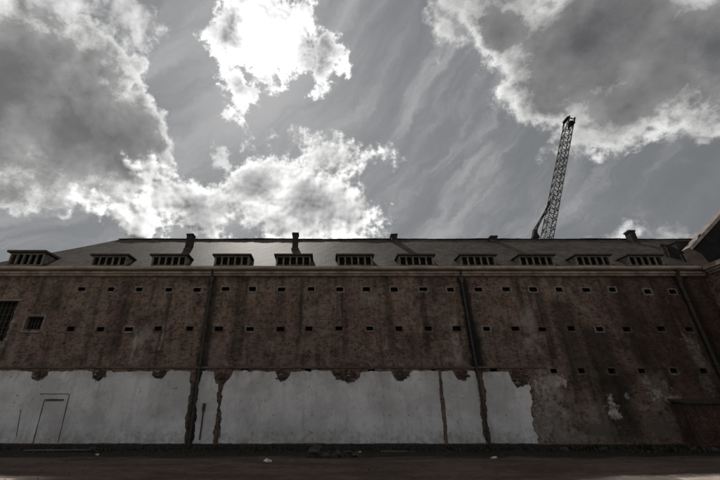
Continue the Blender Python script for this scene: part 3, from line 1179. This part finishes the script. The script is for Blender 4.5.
put('litter_bag', crumpled(.13, 5), 'litter_plastic', 268.5, 462.3, 'crumpled white plastic bag lying alone on the brown soil left of the middle', 'litter')
put('litter_bag', crumpled(.09, 8), 'litter_plastic', 494, 459, 'small white plastic bag on the soil below the second drainpipe', 'litter')
put('litter_scrap', crumpled(.06, 9), 'litter_plastic', 97, 455.5, 'tiny pale scrap on the dark strip below the left plaster', 'litter')
put('litter_scrap', crumpled(.06, 11), 'litter_plastic', 360, 452.5, 'tiny pale scrap beside the rubble row at the wall foot', 'litter')
put('litter_scrap', crumpled(.055, 12), 'litter_plastic', 216, 448.5, 'tiny pale scrap at the wall foot below the broken plaster seam', 'litter')
rub = [(315, 457.5, .36, .3, 'largest dark stone heap at the wall foot below the wide plaster panel'),
       (326, 458, .16, .12, 'small dark stone just right of the largest heap'),
       (338, 457, .22, .12, 'low dark stone between the small stone and the rubble row end'),
       (348, 456, .25, .14, 'dark stone left of the pale scrap in the rubble row'),
       (357, 457, .18, .12, 'dark stone at the right end of the rubble row'),
       (565, 452, .24, .13, 'grey stone below the scabby render right of the last plaster panel'),
       (604, 452, .2, .12, 'grey stone at the wall foot below the pale blotch'),
       (696, 452.5, .22, .13, 'pale topped stone in the weeds in front of the red lean-to'),
       (714, 452.5, .2, .12, 'stone at the far right end in the weeds by the red lean-to'),
       (92, 450.5, .16, .11, 'dark stone at the foot of the left plaster stretch')]
for i, (px, py, w_, h_, lb) in enumerate(rub):
    put('rubble_stone', lump(w_, w_ * .7, h_, 30 + i, 2, .4), 'rubble', px, py, lb, 'stone', 'rubble stones along the foot of the wall', .03)
bm = bmesh.new()
box(bm, -1.5, 1.5, -.13, .13, 0, .045, 0, .008)
o = put('plank', bm, 'timber', 58, 451.5, 'long weathered plank lying along the foot of the left plaster', 'plank')
o.rotation_euler.z = R(3)
o.location.z += .03
bm = bmesh.new()
box(bm, -.8, .8, -.1, .1, 0, .04, 0, .008)
o = put('plank', bm, 'timber', 398, 452, 'short board half buried below the right part of the wide plaster panel', 'plank')
o.rotation_euler.z = R(-7)

# weeds in the strip along the wall
wr = random.Random(12)
bm = bmesh.new()


def clump(x_, y_, h, n):
    z_ = ground_z(x_, y_)
    for _ in range(n):
        a = wr.uniform(0, 6.28)
        d = Vector((math.cos(a), math.sin(a), 0))
        p0 = Vector((x_ + wr.gauss(0, .12), y_ + wr.gauss(0, .12), z_ - .02))
        hh = h * wr.uniform(.4, 1.1)
        s = d.cross(Vector((0, 0, 1))) * wr.uniform(.008, .022)
        mid = p0 + d * hh * .25 + Vector((0, 0, hh * .7))
        tip_ = p0 + d * hh * wr.uniform(.5, .9) + Vector((0, 0, hh * wr.uniform(.7, 1.0)))
        v_ = [bm.verts.new(q) for q in (p0 - s, p0 + s, mid + s * 1.2, mid - s * 1.2, tip_)]
        bm.faces.new((v_[0], v_[1], v_[2], v_[3]))
        bm.faces.new((v_[3], v_[2], v_[4]))


for _ in range(620):
    x_ = wr.uniform(-22, 23.3)
    right = x_ > X(535)
    if not right and wr.random() < .35:
        continue
    y_ = WY - .15 - abs(wr.gauss(0, 1.3 if right else .9))
    if 20.1 < y_ and x_ > lx0 - .1:
        continue
    clump(x_, y_, wr.uniform(.08, .32 if right else .2), wr.randint(10, 22))
tag(obj('weeds', bm, 'weed_leaf'), 'low dark weeds and grass along the foot of the brick wall', 'weeds', kind='stuff')
# loose grit and clods
bm = bmesh.new()
for _ in range(2600):
    x_, y_ = wr.uniform(-26, 26), 8.5 + 10.5 * wr.random() ** 1.3
    s = wr.uniform(.008, .026) * (1.5 if wr.random() < .06 else 1)
    c = Vector((x_, y_, ground_z(x_, y_) + s * .3))
    vv = [bm.verts.new(c + Vector((wr.gauss(0, 1), wr.gauss(0, 1), wr.gauss(0, .7))).normalized() * s) for _ in range(6)]
    bmesh.ops.convex_hull(bm, input=vv)
tag(obj('gravel', bm, 'rubble'), 'loose grit and clods scattered over the brown soil', 'gravel', kind='stuff')

# ------------------------------------------------------------------ sun
sun = bpy.data.lights.new('sun', 'SUN')
sun.energy = 2.6
sun.angle = R(.6)
sun.color = (1, .95, .88)
so = bpy.data.objects.new('sun', sun)
az, el = R(SUN_AZ), R(SUN_EL)
sd = Vector((math.sin(az) * math.cos(el), math.cos(az) * math.cos(el), math.sin(el)))
so.rotation_euler = sd.to_track_quat('Z', 'Y').to_euler()
so.location = sd * 60
C.objects.link(so)

# ------------------------------------------------------------------ sky with clouds
world = bpy.data.worlds.new('World')
S.world = world
world.use_nodes = True
g = NT(world.node_tree)
STR = .1
D = g.new('ShaderNodeTexCoord').outputs['Generated']
dx, dy, dz = g.sep(D)
sky = g.new('ShaderNodeTexSky', sky_type='NISHITA')
sky.sun_disc = False
sky.sun_elevation = R(SUN_EL)
sky.sun_rotation = R(SUN_AZ)
hs = g.new('ShaderNodeHueSaturation')
hs.inputs['Saturation'].default_value = .22
hs.inputs['Value'].default_value = 1.0
g.put(hs.inputs['Color'], sky.outputs[0])
base = g.mix(.86, hs.outputs[0], (1.5, 1.57, 1.65))
A_ = g.m('MULTIPLY', g.m('ARCTAN2', dx, dy), 180 / math.pi)
E_ = g.m('MULTIPLY', g.m('ARCSINE', dz), 180 / math.pi)
warp = g.v('SUBTRACT', g.noise(D, 6, 6, .66, 0, 1), (.5, .5, .5))
wx, wy_, wz = g.sep(warp)
AE = g.comb(g.m('ADD', A_, g.m('MULTIPLY', wx, 17)), g.m('ADD', E_, g.m('MULTIPLY', wy_, 13)), 0)
fb = g.noise(D, 11, 8, .66)
sdir = tuple(sd)
toward = g.v('SCALE', g.v('SUBTRACT', sdir, D), scale=.03)
fl1 = g.noise(D, 11, 4, .52)
fb2 = g.noise(g.v('ADD', D, toward), 11, 3, .5)
lit = g.m('MULTIPLY', g.m('SUBTRACT', fl1, fb2), 3.0)
soft = g.noise(D, 5, 4, .55)
BC = azel(268, 52)
bcv = Vector((math.sin(R(BC[0])) * math.cos(R(BC[1])), math.cos(R(BC[0])) * math.cos(R(BC[1])), math.sin(R(BC[1]))))
angB = g.m('ARCCOSINE', g.m('MINIMUM', g.v('DOT_PRODUCT', D, tuple(bcv)), .99999))
glow = g.m('EXPONENT', g.m('MULTIPLY', angB, -3.6))

# thin high veil that scatters the light round the hidden sun
veil = g.m('EXPONENT', g.m('MULTIPLY', angB, -3.0))
base = g.v('ADD', base, g.v('SCALE', (1.5, 1.5, 1.52), scale=veil))
# cirrus veil in streaks
rot = R(33)
wa, we = g.m('ADD', A_, g.m('MULTIPLY', wx, 8)), g.m('ADD', E_, g.m('MULTIPLY', wy_, 8))
s1 = g.m('ADD', g.m('MULTIPLY', wa, math.cos(rot) * .022), g.m('MULTIPLY', we, math.sin(rot) * .022))
s2 = g.m('ADD', g.m('MULTIPLY', wa, -math.sin(rot) * .11), g.m('MULTIPLY', we, math.cos(rot) * .11))
cir = g.noise(g.comb(s1, s2, 3.1), 1.3, 7, .6)
col = g.mix(g.m('MULTIPLY', g.ss(cir, .45, .68), .72), base, (4.6, 4.6, 4.65))
col = g.mix(g.m('MULTIPLY', g.ss(cir, .5, .32), .25), col, (1.25, 1.3, 1.45))


def group(els, amp, lo, hi, extra=0.0):
    f = None
    for (px, py, rx_, ry_) in els:
        a0, e0 = azel(px, py)
        a1, _ = azel(px + rx_ * .5, py)
        a2, _ = azel(px - rx_ * .5, py)
        _, e1 = azel(px, py - ry_ * .5)
        _, e2 = azel(px, py + ry_ * .5)
        ra, re = max(abs(a1 - a2), .5), max(abs(e1 - e2), .5)
        d = g.v('MULTIPLY', g.v('SUBTRACT', AE, (a0, e0, 0)), (1 / ra, 1 / re, 0))
        q = g.m('MULTIPLY', g.m('SUBTRACT', 1.0, g.v('LENGTH', d)), min(ra, re) / 14)
        if f is None:
            f = q
        else:
            n_ = g.new('ShaderNodeMath', operation='SMOOTH_MAX')
            g.put(n_.inputs[0], f)
            g.put(n_.inputs[1], q)
            n_.inputs[2].default_value = .12
            f = n_.outputs[0]
    f = g.m('ADD', f, g.m('MULTIPLY', g.m('SUBTRACT', fb, .5), amp))
    return f


def cloud(col, els, amp, edge, stops, lk=1.0, gk=3.0, span=1.0, calm=.7):
    f = group(els, amp, 0, 0)
    alpha = g.ss(f, -.03, edge)
    body = g.ramp(g.m('MULTIPLY', f, 1 / span, clamp=True), stops)
    sh = g.m('ADD', 1.0, g.m('MULTIPLY', g.m('MULTIPLY', lit, lk), g.ss(f, .1, .45, 1.0, calm)))
    sh = g.m('ADD', g.m('MULTIPLY', sh, g.m('ADD', .62, g.m('MULTIPLY', soft, .76))), g.m('MULTIPLY', glow, gk))
    body = g.v('SCALE', body, scale=g.m('MULTIPLY', sh, 10))
    return g.mix(alpha, col, body)


# big dark cloud on the right
col = cloud(col, [(590, 40, 130, 85), (640, 95, 130, 55), (500, 30, 40, 55), (700, 60, 120, 90), (560, 100, 45, 40), (600, 135, 60, 25), (530, -60, 160, 80), (452, 40, 16, 14), (610, 78, 100, 45), (560, 8, 110, 30), (655, 60, 80, 60)],
            .6, .09, [(0, (.46, .46, .46)), (.1, (.6, .6, .59)), (.24, (.215, .215, .218)), (.55, (.118, .119, .124)), (1, (.1, .101, .107))], .9, .0, 1.0, .22)
# pale streaks low on the right
col = cloud(col, [(690, 195, 60, 10), (640, 205, 50, 7), (490, 218, 30, 9), (715, 160, 30, 8)], .5, .4, [(0, (.3, .3, .315)), (1, (.36, .36, .37))], .5, 0)
col = cloud(col, [(616, 234, 22, 11), (684, 230, 22, 12), (704, 238, 24, 12)], .35, .1, [(0, (.5, .5, .5)), (.4, (.55, .55, .55)), (1, (.42, .42, .42))], 1, 0)
# big grey cloud on the left
col = cloud(col, [(5, 90, 115, 115), (85, 130, 80, 70), (55, 40, 60, 60), (120, 165, 48, 42), (-80, 60, 120, 120), (20, 0, 60, 40), (20, 165, 90, 46), (95, 85, 62, 60), (118, 130, 52, 50), (100, 190, 60, 22)],
            .62, .08, [(0, (.52, .52, .52)), (.08, (.66, .66, .655)), (.2, (.3, .3, .298)), (.5, (.165, .165, .166)), (1, (.124, .127, .13))], 1.1, .2, 1.0, .3)
# broken puffs at the top left
col = cloud(col, [(112, 2, 50, 20), (140, 30, 16, 24), (70, -6, 60, 26), (130, 12, 26, 16)], .8, .12, [(0, (.45, .45, .45)), (.4, (.68, .68, .68)), (1, (.5, .5, .5))], 1.4, .4)
# cumulus bank over the ridge
col = cloud(col, [(264, 184, 42, 38), (238, 186, 22, 24), (180, 207, 36, 26), (225, 205, 30, 24), (205, 214, 58, 34), (318, 212, 60, 42), (345, 215, 44, 34), (155, 190, 46, 28), (338, 160, 44, 17), (352, 172, 26, 12), (130, 215, 56, 20), (360, 234, 30, 14), (298, 182, 36, 24)],
            .8, .09, [(0, (.55, .55, .55)), (.14, (.78, .78, .77)), (.4, (.42, .42, .422)), (1, (.19, .19, .196))], 2.4, .42, .8)
# one small loose puff
col = cloud(col, [(217, 156, 11, 8), (220, 152, 6, 6)], .16, .05, [(0, (.6, .6, .6)), (1, (.72, .72, .72))], 1.5, .5)
# the sunlit cloud in front of the sun
col = cloud(col, [(268, 38, 60, 54), (240, 90, 20, 26), (322, 62, 24, 36), (262, 0, 50, 40), (232, 112, 10, 8)],
            1.15, .08, [(0, (.5, .5, .5)), (.08, (.72, .72, .72)), (.3, (.85, .85, .85)), (1, (.8, .8, .8))], 2.4, .7)
# thin grey rents in front of it
col = cloud(col, [(238, 30, 19, 21), (320, 58, 22, 28), (243, 90, 19, 12), (285, 8, 16, 9), (272, 75, 12, 10)], .55, .22, [(0, (.3, .3, .3)), (1, (.22, .22, .22))], 1.0, .12)
# everyday cloud cover for the rest of the sky
pl = g.v('SCALE', D, scale=g.m('DIVIDE', 1.0, g.m('ADD', g.m('MAXIMUM', dz, 0), .18)))
oth = g.noise(pl, 1.1, 8, .58)
away = g.m('MAXIMUM', g.ss(g.m('ABSOLUTE', A_), 62, 76), g.ss(E_, 66, 74))
oc = g.ramp(g.ss(oth, .5, .75), [(0, (7, 7, 7)), (.4, (4.5, 4.5, 4.5)), (1, (2.6, 2.6, 2.7))])
col = g.mix(g.m('MULTIPLY', away, g.ss(oth, .44, .56)), col, oc)
# below the horizon: dull earth
col = g.mix(g.ss(dz, .0, -.03), col, (.7, .6, .5))
bg = g.new('ShaderNodeBackground')
g.put(bg.inputs[0], col)
bg.inputs[1].default_value = STR
world.cycles.sampling_method = 'MANUAL'
world.cycles.sample_map_resolution = 512
wo = g.new('ShaderNodeOutputWorld')
g.t.links.new(bg.outputs[0], wo.inputs[0])
